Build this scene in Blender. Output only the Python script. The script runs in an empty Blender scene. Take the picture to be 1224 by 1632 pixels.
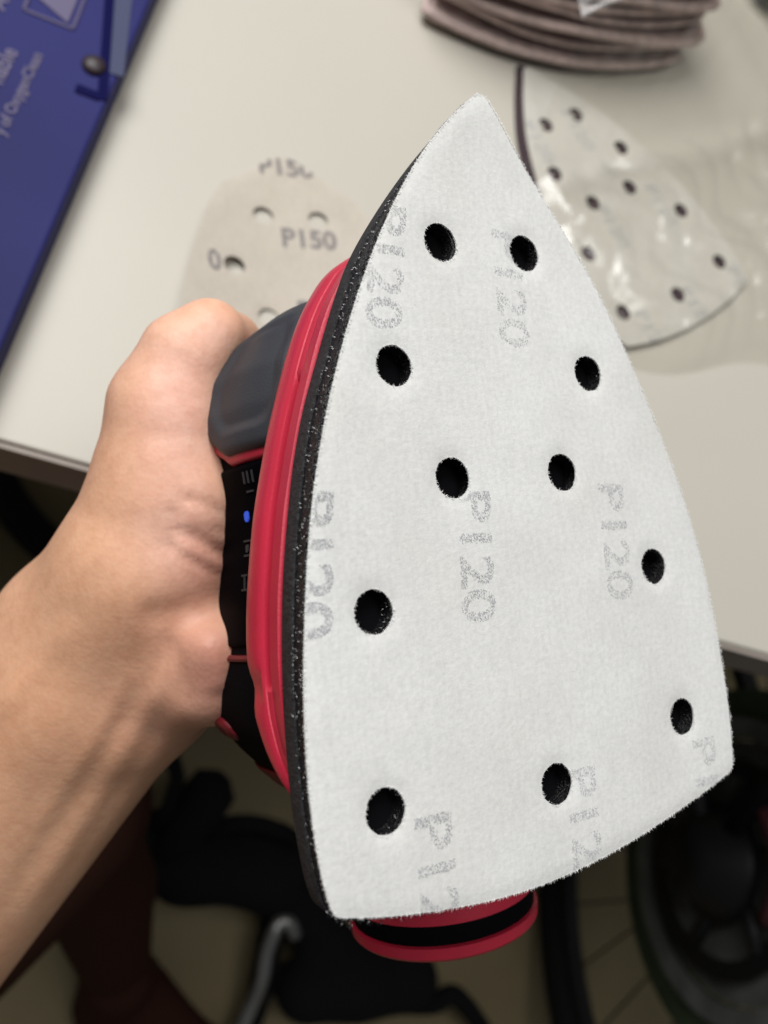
import bpy, bmesh, math, random
import numpy as np
from mathutils import Vector, Matrix
from mathutils.geometry import delaunay_2d_cdt

random.seed(7); rng = np.random.default_rng(7)
scene = bpy.context.scene
C = scene.collection
MM = 0.001

# ------------------------------------------------------------------ camera, world, lamps, exposure
CAM_H = 1.0086                         # camera 1.01 m above the floor, 0.27 m above the table top
M = np.array([[0.92534559, 0.27023302, 0.26591286],      # camera axes (right, down, forward) in the world
              [0.16599871, -0.91937142, 0.35665196],
              [0.34085182, -0.28588513, -0.89559463]])
u_, s_, v_ = np.linalg.svd(M); M = u_ @ v_
CAM = np.array([0, 0, CAM_H])
FPX = 1290.0
cam_d = bpy.data.cameras.new('camera'); cam = bpy.data.objects.new('camera', cam_d); C.objects.link(cam)
cam.matrix_world = Matrix([[M[0, 0], -M[0, 1], -M[0, 2], 0], [M[1, 0], -M[1, 1], -M[1, 2], 0],
                           [M[2, 0], -M[2, 1], -M[2, 2], CAM_H], [0, 0, 0, 1]])
cam_d.sensor_fit = 'VERTICAL'; cam_d.sensor_height = 36; cam_d.sensor_width = 27
cam_d.lens = 36 * FPX / 1632; cam_d.clip_start = 0.005; cam_d.clip_end = 50
cam_d.dof.use_dof = True; cam_d.dof.focus_distance = 0.150; cam_d.dof.aperture_fstop = cam_d.lens / 2.3
scene.camera = cam

w = bpy.data.worlds.new('World'); scene.world = w; w.use_nodes = True
w.node_tree.nodes['Background'].inputs[0].default_value = (0.93, 0.97, 1, 1)
w.node_tree.nodes['Background'].inputs[1].default_value = 0.11

def area(name, loc, target, sx, sy, power, col):
    l = bpy.data.lights.new(name, 'AREA'); l.shape = 'RECTANGLE'; l.size = sx; l.size_y = sy; l.energy = power; l.color = col
    o = bpy.data.objects.new(name, l); C.objects.link(o); o.location = loc
    o.rotation_euler = (Vector(target) - Vector(loc)).to_track_quat('-Z', 'Y').to_euler()
    return o
area('window_light', (-0.55, 0.75, 2.0), (0.05, 0.15, 0.8), 0.9, 0.8, 27, (1.0, 0.985, 0.97))
area('ceiling_light', (0.25, 0.22, 2.3), (0.05, 0.1, 0.8), 0.6, 0.6, 7, (1.0, 0.98, 0.95))

scene.view_settings.view_transform = 'Standard'; scene.view_settings.look = 'None'
scene.view_settings.exposure = 0; scene.view_settings.gamma = 1
scene.render.engine = 'CYCLES'
scene.cycles.use_denoising = True
scene.cycles.max_bounces = 8; scene.cycles.transparent_max_bounces = 16
scene.cycles.sample_clamp_indirect = 5

# ------------------------------------------------------------------ helpers
def ray(px, py):
    return M @ np.array([(px - 612) / FPX, (py - 816) / FPX, 1.0])
def at(px, py, z):                      # a point of the horizontal plane at height z
    r = ray(px, py); return Vector(CAM + r * ((z - CAM_H) / r[2]))
def cvp(px, py, dep):                   # camera coordinates in mm
    return np.array([(px - 612) / FPX * dep, (py - 816) / FPX * dep, dep])
def cv2w(P):
    return (np.asarray(P) @ M.T) * MM + CAM

def tag(o, label=None, cat=None, group=None, kind=None):
    if label: o['label'] = label
    if cat: o['category'] = cat
    if group: o['group'] = group
    if kind: o['kind'] = kind
    return o
def link(name, me, mat=None, parent=None):
    o = bpy.data.objects.new(name, me); C.objects.link(o)
    if mat is not None:
        for m_ in (mat if isinstance(mat, (list, tuple)) else [mat]): me.materials.append(m_)
    if parent: o.parent = parent
    return o
def empty(name, mw=None):
    o = bpy.data.objects.new(name, None); C.objects.link(o); o.empty_display_size = 0.02
    if mw is not None: o.matrix_world = mw
    return o
def mesh(name, V, Fc, smooth=True):
    me = bpy.data.meshes.new(name); me.from_pydata([tuple(v) for v in V], [], [tuple(f) for f in Fc]); me.update()
    if smooth:
        me.polygons.foreach_set('use_smooth', [True] * len(me.polygons))
    return me
def from_bm(name, bm, smooth=True, sharp=None):
    me = bpy.data.meshes.new(name); bmesh.ops.recalc_face_normals(bm, faces=bm.faces); bm.to_mesh(me); bm.free()
    if smooth:
        me.polygons.foreach_set('use_smooth', [True] * len(me.polygons))
        if sharp: me.set_sharp_from_angle(angle=math.radians(sharp))
    return me
def bm_box(bm, size, loc, rot=None, bev=0.0, seg=2):
    r = bmesh.ops.create_cube(bm, size=1)
    mt = Matrix.Translation(loc) @ (rot.to_4x4() if rot else Matrix()) @ Matrix.Diagonal((*size, 1))
    bmesh.ops.transform(bm, matrix=mt, verts=r['verts'])
    if bev:
        es = list({e for v in r['verts'] for e in v.link_edges})
        bmesh.ops.bevel(bm, geom=es, offset=bev, segments=seg, affect='EDGES', profile=0.5)
def tube_data(pts, rad, n=10, closed=False):
    P = [np.array(p, float) for p in pts]; k = len(P)
    rad = [rad] * k if np.isscalar(rad) else rad
    V = []; Fc = []; prev = None
    for i in range(k):
        if closed: t = P[(i + 1) % k] - P[i - 1]
        else: t = P[min(i + 1, k - 1)] - P[max(i - 1, 0)]
        t = t / (np.linalg.norm(t) + 1e-12)
        if prev is None:
            a = np.array([0, 0, 1.0]) if abs(t[2]) < 0.9 else np.array([1.0, 0, 0])
        else: a = prev
        b = np.cross(t, a); b /= np.linalg.norm(b); a = np.cross(b, t); prev = a
        for j in range(n):
            q = 2 * math.pi * j / n; V.append(P[i] + rad[i] * (math.cos(q) * a + math.sin(q) * b))
    for i in range(k if closed else k - 1):
        for j in range(n):
            i2 = (i + 1) % k
            Fc.append((i * n + j, i * n + (j + 1) % n, i2 * n + (j + 1) % n, i2 * n + j))
    if not closed:
        Fc.append(tuple(range(n))[::-1]); Fc.append(tuple(range((k - 1) * n, k * n)))
    return V, Fc
def tube(name, pts, rad, mat, parent=None, n=10, closed=False):
    V, Fc = tube_data(pts, rad, n, closed); return link(name, mesh(name, V, Fc), mat, parent)
def catmull(P, n=8, closed=False):
    P = [np.array(p, float) for p in P]; k = len(P); out = []
    rngk = range(k if closed else k - 1)
    for i in rngk:
        p1, p2 = P[i], P[(i + 1) % k]
        p0 = P[i - 1] if (closed or i > 0) else 2 * p1 - p2
        p3 = P[(i + 2) % k] if (closed or i + 2 < k) else 2 * p2 - p1
        for j in range(n):
            t = j / n
            out.append(0.5 * (2 * p1 + (p2 - p0) * t + (2 * p0 - 5 * p1 + 4 * p2 - p3) * t * t + (3 * p1 - p0 - 3 * p2 + p3) * t ** 3))
    if not closed: out.append(P[-1])
    return np.array(out)
def resample(P, step, closed=False):
    P = np.asarray(P, float)
    Q = np.vstack([P, P[:1]]) if closed else P
    d = np.r_[0, np.cumsum(np.linalg.norm(np.diff(Q, axis=0), axis=1))]
    n = max(2, int(round(d[-1] / step))); s = np.linspace(0, d[-1], n + 1)
    R = np.stack([np.interp(s, d, Q[:, i]) for i in range(Q.shape[1])], 1)
    return R[:-1] if closed else R
def inside(poly, pts):
    x, y = pts[:, 0], pts[:, 1]; r = np.zeros(len(pts), bool); n = len(poly)
    for i in range(n):
        x1, y1 = poly[i]; x2, y2 = poly[(i + 1) % n]
        c = ((y1 > y) != (y2 > y))
        xi = (x2 - x1) * (y - y1) / ((y2 - y1) if abs(y2 - y1) > 1e-12 else 1e-12) + x1
        r ^= c & (x < xi)
    return r
def dist_to(loop, pts):
    best = np.full(len(pts), 1e9)
    for i in range(len(loop)):
        a = loop[i]; b = loop[(i + 1) % len(loop)]; ab = b - a; L = ab @ ab + 1e-12
        t = np.clip(((pts - a) @ ab) / L, 0, 1); d = np.linalg.norm(pts - a - t[:, None] * ab, axis=1); best = np.minimum(best, d)
    return best

# ------------------------------------------------------------------ materials
def mat(name, col, rough=0.5, var=0.0, vscale=50, bump=0.0, bscale=200, spec=0.5, metal=0, sheen=0, sss=0, coat=0, detail=4):
    m_ = bpy.data.materials.new(name); m_.use_nodes = True; nt = m_.node_tree; b = nt.nodes['Principled BSDF']
    b.inputs['Base Color'].default_value = (*col, 1); b.inputs['Roughness'].default_value = rough
    b.inputs['Specular IOR Level'].default_value = spec; b.inputs['Metallic'].default_value = metal
    b.inputs['Sheen Weight'].default_value = sheen; b.inputs['Coat Weight'].default_value = coat
    tc = nt.nodes.new('ShaderNodeTexCoord')
    if var:
        n = nt.nodes.new('ShaderNodeTexNoise'); n.inputs['Scale'].default_value = vscale; n.inputs['Detail'].default_value = detail
        nt.links.new(tc.outputs['Object'], n.inputs['Vector'])
        r = nt.nodes.new('ShaderNodeValToRGB')
        r.color_ramp.elements[0].position = 0.3; r.color_ramp.elements[1].position = 0.7
        r.color_ramp.elements[0].color = (*[c * (1 - var) for c in col], 1); r.color_ramp.elements[1].color = (*[min(1, c * (1 + var)) for c in col], 1)
        nt.links.new(n.outputs['Fac'], r.inputs['Fac']); nt.links.new(r.outputs['Color'], b.inputs['Base Color'])
    if bump:
        n = nt.nodes.new('ShaderNodeTexNoise'); n.inputs['Scale'].default_value = bscale; n.inputs['Detail'].default_value = 3
        nt.links.new(tc.outputs['Object'], n.inputs['Vector'])
        bp = nt.nodes.new('ShaderNodeBump'); bp.inputs['Strength'].default_value = bump; bp.inputs['Distance'].default_value = 0.0006
        nt.links.new(n.outputs['Fac'], bp.inputs['Height']); nt.links.new(bp.outputs['Normal'], b.inputs['Normal'])
    if sss:
        b.inputs['Subsurface Weight'].default_value = sss; b.inputs['Subsurface Radius'].default_value = (1, 0.35, 0.2)
        b.inputs['Subsurface Scale'].default_value = 0.004
    return m_

def nap_material(name, col):
    """velour backing: soft white nap with a faint knit and cloudy tone"""
    m_ = mat(name, col, 0.95, spec=0.15, sheen=0.25); nt = m_.node_tree; b = nt.nodes['Principled BSDF']
    tc = nt.nodes['Texture Coordinate']
    def noise(sc, det, stretch=(1, 1, 1)):
        mp = nt.nodes.new('ShaderNodeMapping'); mp.inputs['Scale'].default_value = stretch
        nt.links.new(tc.outputs['Object'], mp.inputs['Vector'])
        n = nt.nodes.new('ShaderNodeTexNoise'); n.inputs['Scale'].default_value = sc; n.inputs['Detail'].default_value = det
        n.inputs['Roughness'].default_value = 0.65
        nt.links.new(mp.outputs['Vector'], n.inputs['Vector']); return n.outputs['Fac']
    def ramp(f, p0, p1, c0, c1):
        r = nt.nodes.new('ShaderNodeValToRGB'); e = r.color_ramp.elements
        e[0].position, e[1].position = p0, p1; e[0].color = (*c0, 1); e[1].color = (*c1, 1)
        nt.links.new(f, r.inputs['Fac']); return r.outputs['Color']
    def mul(a, b_):
        x = nt.nodes.new('ShaderNodeMix'); x.data_type = 'RGBA'; x.blend_type = 'MULTIPLY'; x.inputs['Factor'].default_value = 1
        nt.links.new(a, x.inputs['A']); nt.links.new(b_, x.inputs['B']); return x.outputs['Result']
    c1 = ramp(noise(60, 3), 0.3, 0.7, [c * 0.93 for c in col], col)
    c2 = ramp(noise(900, 3), 0.32, 0.62, (0.91, 0.91, 0.91), (1, 1, 1))
    c3 = ramp(noise(650, 2, (1.6, 0.25, 1)), 0.3, 0.6, (0.95, 0.95, 0.95), (1, 1, 1))
    c4 = ramp(noise(24, 2), 0.36, 0.6, (0.945, 0.94, 0.92), (1, 1, 1))
    nt.links.new(mul(mul(mul(c1, c2), c3), c4), b.inputs['Base Color'])
    bp = nt.nodes.new('ShaderNodeBump'); bp.inputs['Strength'].default_value = 0.26; bp.inputs['Distance'].default_value = 0.0004
    nt.links.new(noise(1100, 4), bp.inputs['Height']); nt.links.new(bp.outputs['Normal'], b.inputs['Normal'])
    return m_

def skin_material():
    m_ = mat('skin', (0.6, 0.37, 0.27), 0.5, spec=0.35, sss=0.25); nt = m_.node_tree; b = nt.nodes['Principled BSDF']
    tc = nt.nodes['Texture Coordinate']
    def noise(sc, det, rough=0.6):
        n = nt.nodes.new('ShaderNodeTexNoise'); n.inputs['Scale'].default_value = sc; n.inputs['Detail'].default_value = det
        n.inputs['Roughness'].default_value = rough; nt.links.new(tc.outputs['Object'], n.inputs['Vector']); return n.outputs['Fac']
    def mix(fac, a, b_, blend='MIX'):
        x = nt.nodes.new('ShaderNodeMix'); x.data_type = 'RGBA'; x.blend_type = blend
        if hasattr(fac, 'links') or not isinstance(fac, float): nt.links.new(fac, x.inputs['Factor'])
        else: x.inputs['Factor'].default_value = fac
        for s, v in (('A', a), ('B', b_)):
            if isinstance(v, tuple): x.inputs[s].default_value = (*v, 1)
            else: nt.links.new(v, x.inputs[s])
        return x.outputs['Result']
    attr = nt.nodes.new('ShaderNodeAttribute'); attr.attribute_name = 'palm_highlight'
    base = mix(noise(40, 5, 0.7), (0.60, 0.30, 0.165), (0.80, 0.485, 0.32))
    palm_highlight = mix(noise(60, 5, 0.7), (0.76, 0.37, 0.28), (0.93, 0.66, 0.56))  # paler palm skin, with the bright light on the thumb painted in
    col = mix(attr.outputs['Fac'], base, palm_highlight)
    at2 = nt.nodes.new('ShaderNodeAttribute'); at2.attribute_name = 'heel_tone'
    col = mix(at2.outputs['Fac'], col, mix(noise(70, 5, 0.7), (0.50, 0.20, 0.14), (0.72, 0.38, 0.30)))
    n3 = nt.nodes.new('ShaderNodeValToRGB'); n3.color_ramp.elements[0].position = 0.3; n3.color_ramp.elements[1].position = 0.6
    n3.color_ramp.elements[0].color = (0.92, 0.88, 0.86, 1); n3.color_ramp.elements[1].color = (1, 1, 1, 1)
    nt.links.new(noise(340, 3), n3.inputs['Fac'])
    nt.links.new(mix(1.0, col, n3.outputs['Color'], 'MULTIPLY'), b.inputs['Base Color'])
    vo = nt.nodes.new('ShaderNodeTexVoronoi'); vo.inputs['Scale'].default_value = 900; nt.links.new(tc.outputs['Object'], vo.inputs['Vector'])
    add = nt.nodes.new('ShaderNodeMath'); add.operation = 'ADD'; nt.links.new(vo.outputs['Distance'], add.inputs[0]); nt.links.new(noise(420, 3), add.inputs[1])
    bp = nt.nodes.new('ShaderNodeBump'); bp.inputs['Strength'].default_value = 0.13; bp.inputs['Distance'].default_value = 0.0004
    nt.links.new(add.outputs[0], bp.inputs['Height']); nt.links.new(bp.outputs['Normal'], b.inputs['Normal'])
    return m_

MAT = dict(
    nap=nap_material('white_velour', (0.715, 0.72, 0.71)),
    nap_loose=nap_material('cream_velour', (0.57, 0.52, 0.45)), nap_bag=nap_material('pale_velour', (0.60, 0.58, 0.53)),
    ink=mat('grey_ink', (0.36, 0.37, 0.39), 0.9, spec=0.1),
    ink_light=mat('pale_grey_ink', (0.50, 0.51, 0.53), 0.9, spec=0.1),
    ink_loose=mat('soft_grey_ink', (0.25, 0.235, 0.235), 0.9, spec=0.1),
    fibre=mat('white_fibre', (0.86, 0.86, 0.85), 0.9, spec=0.1),
    foam=mat('black_foam', (0.027, 0.027, 0.029), 0.75, var=0.35, vscale=700, bump=0.7, bscale=1500, spec=0.35),
    hook=mat('black_hook', (0.006, 0.006, 0.007), 0.35, bump=1.0, bscale=2200, spec=0.5),
    hookpin=mat('black_nylon', (0.02, 0.02, 0.025), 0.15, spec=0.8),
    hole=mat('dark_dust_hole', (0.004, 0.004, 0.005), 0.9, spec=0.05),
    red=mat('red_plastic', (0.52, 0.022, 0.052), 0.36, var=0.06, vscale=60, bump=0.10, bscale=1600, spec=0.45),
    red_shaded=mat('shaded_red_plastic', (0.13, 0.006, 0.012), 0.4, bump=0.1, bscale=1500, spec=0.4),  # red plastic darkened as shade on the rear trims; mould seams share it
    rubber=mat('charcoal_rubber', (0.035, 0.038, 0.046), 0.55, bump=0.15, bscale=2000, spec=0.4),
    black=mat('black_plastic', (0.004, 0.004, 0.005), 0.5, bump=0.1, bscale=1500, spec=0.015),
    panel=mat('gloss_black_plastic', (0.002, 0.002, 0.003), 0.4, spec=0.01),
    icon=mat('grey_print', (0.024, 0.026, 0.03), 0.6),
    table=mat('cream_laminate', (0.50, 0.475, 0.415), 0.42, var=0.025, vscale=9, bump=0.03, bscale=400, spec=0.35),
    table_edge=mat('grey_edge_band', (0.33, 0.29, 0.255), 0.6, spec=0.3, var=0.1, vscale=30),
    dark_panel=mat('dark_grey_panel', (0.10, 0.095, 0.095), 0.7, spec=0.2),
    blue=mat('blue_print', (0.020, 0.021, 0.105), 0.55, var=0.25, vscale=9, spec=0.1, detail=2),
    navy=mat('navy_print', (0.005, 0.005, 0.05), 0.6, spec=0.03),
    strip=mat('blue_grey_print', (0.06, 0.068, 0.125), 0.55, spec=0.1),
    lilac=mat('lilac_print', (0.10, 0.085, 0.16), 0.5, spec=0.25),
    lilac_soft=mat('dim_lilac_print', (0.06, 0.05, 0.12), 0.5, spec=0.25),
    stud=mat('dark_bronze', (0.028, 0.018, 0.022), 0.45, spec=0.4),
    abrasive=mat('brown_abrasive', (0.40, 0.30, 0.28), 0.95, var=0.25, vscale=300, bump=0.8, bscale=900, spec=0.15),
    abr_edge=mat('mauve_fuzz', (0.58, 0.46, 0.43), 0.95, var=0.25, vscale=160, bump=0.8, bscale=900, spec=0.1),
    tyre=mat('tyre_rubber', (0.010, 0.010, 0.010), 0.85, spec=0.15),
    steel=mat('grey_steel', (0.30, 0.30, 0.29), 0.4, metal=0.7),
    spoke=mat('dark_spoke', (0.02, 0.02, 0.018), 0.5, metal=0.3),
    green=mat('dark_green_plastic', (0.035, 0.05, 0.028), 0.6, spec=0.2, var=0.3, vscale=20),
    grey=mat('grey_plastic', (0.10, 0.105, 0.10), 0.6, var=0.3, vscale=30),
    bikeblack=mat('black_paint', (0.008, 0.008, 0.009), 0.5, spec=0.3),
    redanod=mat('red_hub_paint', (0.06, 0.012, 0.018), 0.5),
    fabric=mat('black_fabric', (0.010, 0.010, 0.011), 0.95, spec=0.1, bump=0.6, bscale=300),
    shirt=mat('dark_cotton', (0.03, 0.03, 0.035), 0.95, spec=0.1, bump=0.4, bscale=500),
    maroon=mat('maroon_leg_shade', (0.045, 0.018, 0.012), 0.95, spec=0.08, bump=0.4, bscale=400),  # leg and foot colour, darkened to stand in for deep shade
    under_grit=mat('dark_grit', (0.06, 0.042, 0.048), 0.95, spec=0.1),
    floor=None, skin=skin_material())

def floor_material():
    m_ = mat('tan_floor', (0.225, 0.180, 0.098), 0.55, var=0.14, vscale=6, bump=0.2, bscale=60, spec=0.25)
    return m_
MAT['floor'] = floor_material()
led = bpy.data.materials.new('blue_light'); led.use_nodes = True
led.node_tree.nodes['Principled BSDF'].inputs['Emission Color'].default_value = (0.03, 0.12, 1, 1)
led.node_tree.nodes['Principled BSDF'].inputs['Emission Strength'].default_value = 0.35
led.node_tree.nodes['Principled BSDF'].inputs['Base Color'].default_value = (0.02, 0.06, 0.35, 1)
film = bpy.data.materials.new('clear_film'); film.use_nodes = True
nt = film.node_tree; nt.nodes.clear()
out_ = nt.nodes.new('ShaderNodeOutputMaterial'); mx = nt.nodes.new('ShaderNodeMixShader'); tr = nt.nodes.new('ShaderNodeBsdfTransparent'); gl = nt.nodes.new('ShaderNodeBsdfGlossy')
tr.inputs[0].default_value = (0.98, 0.975, 0.955, 1); gl.inputs['Roughness'].default_value = 0.25
lw = nt.nodes.new('ShaderNodeLayerWeight'); lw.inputs['Blend'].default_value = 0.5
pw = nt.nodes.new('ShaderNodeMath'); pw.operation = 'POWER'; pw.inputs[1].default_value = 4.0; nt.links.new(lw.outputs['Facing'], pw.inputs[0])
fr = nt.nodes.new('ShaderNodeMath'); fr.operation = 'MULTIPLY_ADD'; fr.inputs[1].default_value = 0.6; fr.inputs[2].default_value = 0.065; nt.links.new(pw.outputs[0], fr.inputs[0])
nt.links.new(fr.outputs[0], mx.inputs[0]); nt.links.new(tr.outputs[0], mx.inputs[1]); nt.links.new(gl.outputs[0], mx.inputs[2]); nt.links.new(mx.outputs[0], out_.inputs[0])

# ------------------------------------------------------------------ setting: floor and table
TZ = 0.740
bm = bmesh.new(); bm_box(bm, (6, 6, 0.04), (0, 0.5, -0.02)); tag(link('floor', from_bm('floor', bm, False), MAT['floor']), kind='structure')
table = tag(empty('table', Matrix.Translation((-0.2, 0.6, 0))), 'cream topped table with grey edge band under the loose sanding sheets', 'table')
def tpart(name, size, loc, m_, bev=0.0):
    bm = bmesh.new(); bm_box(bm, size, Vector(loc) - Vector((-0.2, 0.6, 0)), None, bev); return link(name, from_bm(name, bm, False), m_, table)
Y0 = 0.0918; X0, X1, Y1 = -0.85, 0.44, 0.86
tpart('tabletop', (X1 - X0, Y1 - Y0 - 0.002, 0.026), ((X0 + X1) / 2, (Y0 + 0.002 + Y1) / 2, TZ - 0.013), MAT['table'], 0.0008)
tpart('edge_band', (X1 - X0, 0.0019, 0.0245), ((X0 + X1) / 2, Y0 + 0.00095, TZ - 0.0138), MAT['table_edge'])
for x in (X0 + 0.06, X1 - 0.04):
    for y in (Y0 + 0.10, Y1 - 0.06):
        tpart('leg', (0.05, 0.05, TZ - 0.027), (x, y, (TZ - 0.027) / 2), MAT['table_edge'], 0.002)
tpart('apron', (X1 - X0 - 0.2, 0.02, 0.09), ((X0 + X1) / 2 - 0.02, Y0 + 0.14, TZ - 0.027 - 0.045), MAT['dark_panel'])

# ------------------------------------------------------------------ sanding sheets
HOLES = [(-10.6, 30), (10.6, 30), (-23.9, 54.2), (23.9, 54.2), (-13.4, 74.4), (13.4, 74.4), (-34.3, 95.7), (34.3, 95.7), (-36.6, 127.3), (36.6, 127.3), (0, 131.9)]
HALF = [(0, -1.5), (2.5, 0), (6, 4.5), (12, 12), (18.5, 21), (25, 31), (30, 40.5), (36, 54), (38.9, 61), (41.5, 69), (43.3, 76), (45.5, 86), (47, 95), (48.3, 106), (49, 118), (49, 128), (48.2, 137), (46.5, 141.3), (42, 143), (27, 146.3), (10, 148), (0, 148.2)]
def mirror_outline(half):
    P = catmull(half, 6); P = P[(P[:, 0] >= 0)]
    L = P[::-1].copy(); L[:, 0] *= -1
    return resample(np.vstack([P, L[1:-1]]), 1.4, True)
PAD = mirror_outline(HALF)
def seg_smooth(P, it=3):
    P = np.array(P, float)
    for _ in range(it): P[1:-1] = 0.25 * P[:-2] + 0.5 * P[1:-1] + 0.25 * P[2:]
    return P
pl = seg_smooth([(3.1, -1.0), (-2.9, 3.6), (-9.6, 10.5), (-16.3, 19.1), (-22.0, 27.9), (-27.0, 36.7), (-32.8, 48.1), (-38.0, 60.6), (-42.6, 75.1), (-44.3, 83.3), (-46.1, 92.8), (-48.4, 105.7), (-49.3, 118.1), (-49.4, 127.8), (-48.9, 135.3), (-48.0, 139.0)], 1)
pb = seg_smooth([(-47.3, 140.5), (-42.4, 142.1), (-35.9, 143.9), (-26.9, 145.8), (-16.2, 147.5), (-7.3, 148.2), (4.6, 148.1), (16.6, 147.2), (29.8, 145.2), (44.4, 142.4), (49.2, 141.2)], 1)
pr = seg_smooth([(50.4, 139.9), (51.7, 133.0), (52.2, 123.2), (52.2, 112.7), (51.2, 99.6), (49.4, 88.5), (46.2, 76.5), (43.2, 68.0), (36.4, 49.6), (31.4, 38.4), (25.4, 27.8), (18.9, 18.6), (14.3, 12.4), (10.2, 6.3), (7.1, 1.2), (5.4, -0.9)], 1)
PAPER = resample(np.vstack([catmull(pl, 5), catmull(pb, 5), catmull(pr, 5)]), 1.2, True)
PHOLES = [(-9.9, 30.2), (10.9, 30.1), (-23.9, 54.1), (23.8, 54.4), (-14.4, 74.4), (12.4, 74.6), (-34.0, 95.8), (34.6, 95.4), (-36.4, 127.4), (36.5, 127.0), (-0.1, 131.9)]

def circle(c, r, n=22, jit=0.0):
    return np.array([(c[0] + (r + jit * random.uniform(-1, 1)) * math.cos(2 * math.pi * i / n), c[1] + (r + jit * random.uniform(-1, 1)) * math.sin(2 * math.pi * i / n)) for i in range(n)])
def sheet_mesh(name, outline, holes, rad, thick, step, zf, jit=0.0, roll=0.35, mats2=False):
    """a flat sheet with punched holes: face, back and cut edges; zf bends it"""
    loops = [outline] + [circle(h, rad, 24, jit) for h in holes]
    pts = np.vstack(loops); edges = []; o = 0
    for l in loops:
        n = len(l); edges += [(o + i, o + (i + 1) % n) for i in range(n)]; o += n
    mn, mx_ = outline.min(0), outline.max(0)
    gx, gy = np.meshgrid(np.arange(mn[0], mx_[0], step), np.arange(mn[1], mx_[1], step * 0.87))
    gx[1::2] += step / 2
    g = np.stack([gx.ravel(), gy.ravel()], 1) + rng.uniform(-.12, .12, (gx.size, 2)) * step
    ok = inside(outline, g)
    g = g[ok]
    dmin = np.min([dist_to(l, g) for l in loops], axis=0)
    keep = dmin > step * 0.45
    for l in loops[1:]: keep &= ~inside(l, g)
    allp = np.vstack([pts, g[keep]])
    r = delaunay_2d_cdt([Vector(p) for p in allp], edges, [], 0, 1e-6)
    V2 = np.array([tuple(v) for v in r[0]]); Fc = np.array([list(f) for f in r[2]])
    cen = V2[Fc].mean(1); ok = inside(outline, cen)
    for l in loops[1:]: ok &= ~inside(l, cen)
    Fc = Fc[ok]
    dd = np.min([dist_to(l, V2) for l in loops], axis=0)
    z = zf(V2[:, 0], V2[:, 1]); top = z + roll * np.exp(-(dd / 1.1) ** 2)
    n = len(V2)
    V = [(a * MM, b * MM, c * MM) for (a, b), c in zip(V2, top)] + [(a * MM, b * MM, (c + thick) * MM) for (a, b), c in zip(V2, z)]
    F2 = []
    a = V2[Fc]; cr = (a[:, 1, 0] - a[:, 0, 0]) * (a[:, 2, 1] - a[:, 0, 1]) - (a[:, 1, 1] - a[:, 0, 1]) * (a[:, 2, 0] - a[:, 0, 0])
    Fc[cr > 0] = Fc[cr > 0][:, ::-1]
    F2 = [tuple(f) for f in Fc]; nt_ = len(F2)
    F2 += [tuple(int(i) + n for i in f[::-1]) for f in Fc]
    cnt = {}
    for f in Fc:
        for i in range(3):
            e = (int(f[i]), int(f[(i + 1) % 3])); cnt[e] = 1
    for (i, j) in list(cnt):
        if (j, i) not in cnt: F2.append((j, i, i + n, j + n))
    me = mesh(name, V, F2); me.set_sharp_from_angle(angle=math.radians(55))
    if mats2:
        mi = [0] * nt_ + [1] * (len(F2) - nt_); me.polygons.foreach_set('material_index', mi)
    return me

_glyph = {}
def text_tris(s):
    if s in _glyph: return _glyph[s]
    cu = bpy.data.curves.new('glyphs', 'FONT'); cu.body = s; cu.resolution_u = 6; cu.offset = 0.022
    ob = bpy.data.objects.new('glyphs', cu); C.objects.link(ob); bpy.context.view_layer.update()
    me = bpy.data.meshes.new_from_object(ob.evaluated_get(bpy.context.evaluated_depsgraph_get()))
    me.calc_loop_triangles(); v = np.array([tuple(a.co[:2]) for a in me.vertices]); t = np.array([tuple(l.vertices) for l in me.loop_triangles])
    bpy.data.objects.remove(ob); bpy.data.meshes.remove(me); bpy.data.curves.remove(cu)
    v -= v.min(0); _glyph[s] = (v, t); return v, t
def fleck_text(name, s, org, dirv, upv, length, height, zf, clip, holes, hr, mats, parent, n=900, size=0.21, fade=0.0, lift=-0.09):
    """printed grit mark: ink caught on the tips of the nap, so many tiny flecks inside the letter shapes"""
    v, t = text_tris(s); mx_ = v.max(0)
    a, b, c = v[t[:, 0]], v[t[:, 1]], v[t[:, 2]]
    ar = np.abs((b[:, 0] - a[:, 0]) * (c[:, 1] - a[:, 1]) - (b[:, 1] - a[:, 1]) * (c[:, 0] - a[:, 0]))
    n = int(n * 2.3); i = rng.choice(len(t), n, p=ar / ar.sum()); r1, r2 = rng.random(n) ** .5, rng.random(n)
    q = (1 - r1)[:, None] * a[i] + (r1 * (1 - r2))[:, None] * b[i] + (r1 * r2)[:, None] * c[i]
    q = q / mx_; d = np.array(dirv, float); d /= np.linalg.norm(d); u = np.array(upv, float); u /= np.linalg.norm(u)
    p = np.array(org) + q[:, :1] * length * d + q[:, 1:] * height * u
    ok = inside(clip, p) & (dist_to(clip, p) > 0.25)
    for h in holes: ok &= np.hypot(p[:, 0] - h[0], p[:, 1] - h[1]) > hr + 0.2
    p = p[ok]; V = []; Fc = []; mi = []
    z = zf(p[:, 0], p[:, 1])
    for k, (x, y) in enumerate(p):
        aa = random.uniform(0, math.pi); l = size * random.uniform(.5, 1.3); ww = size * random.uniform(.25, .6)
        dx, dy = math.cos(aa), math.sin(aa); o = len(V)
        for (e, f) in ((-1, -1), (1, -1), (1, 1), (-1, 1)):
            V.append(((x + e * l / 2 * dx - f * ww / 2 * dy) * MM, (y + e * l / 2 * dy + f * ww / 2 * dx) * MM, (z[k] + lift - random.uniform(0, .05)) * MM))
        Fc.append((o + 3, o + 2, o + 1, o)); mi.append(random.randint(0, len(mats) - 1))
    if not V: return
    me = mesh(name, V, Fc, False); me.polygons.foreach_set('material_index', mi)
    return link(name, me, mats, parent)

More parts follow.
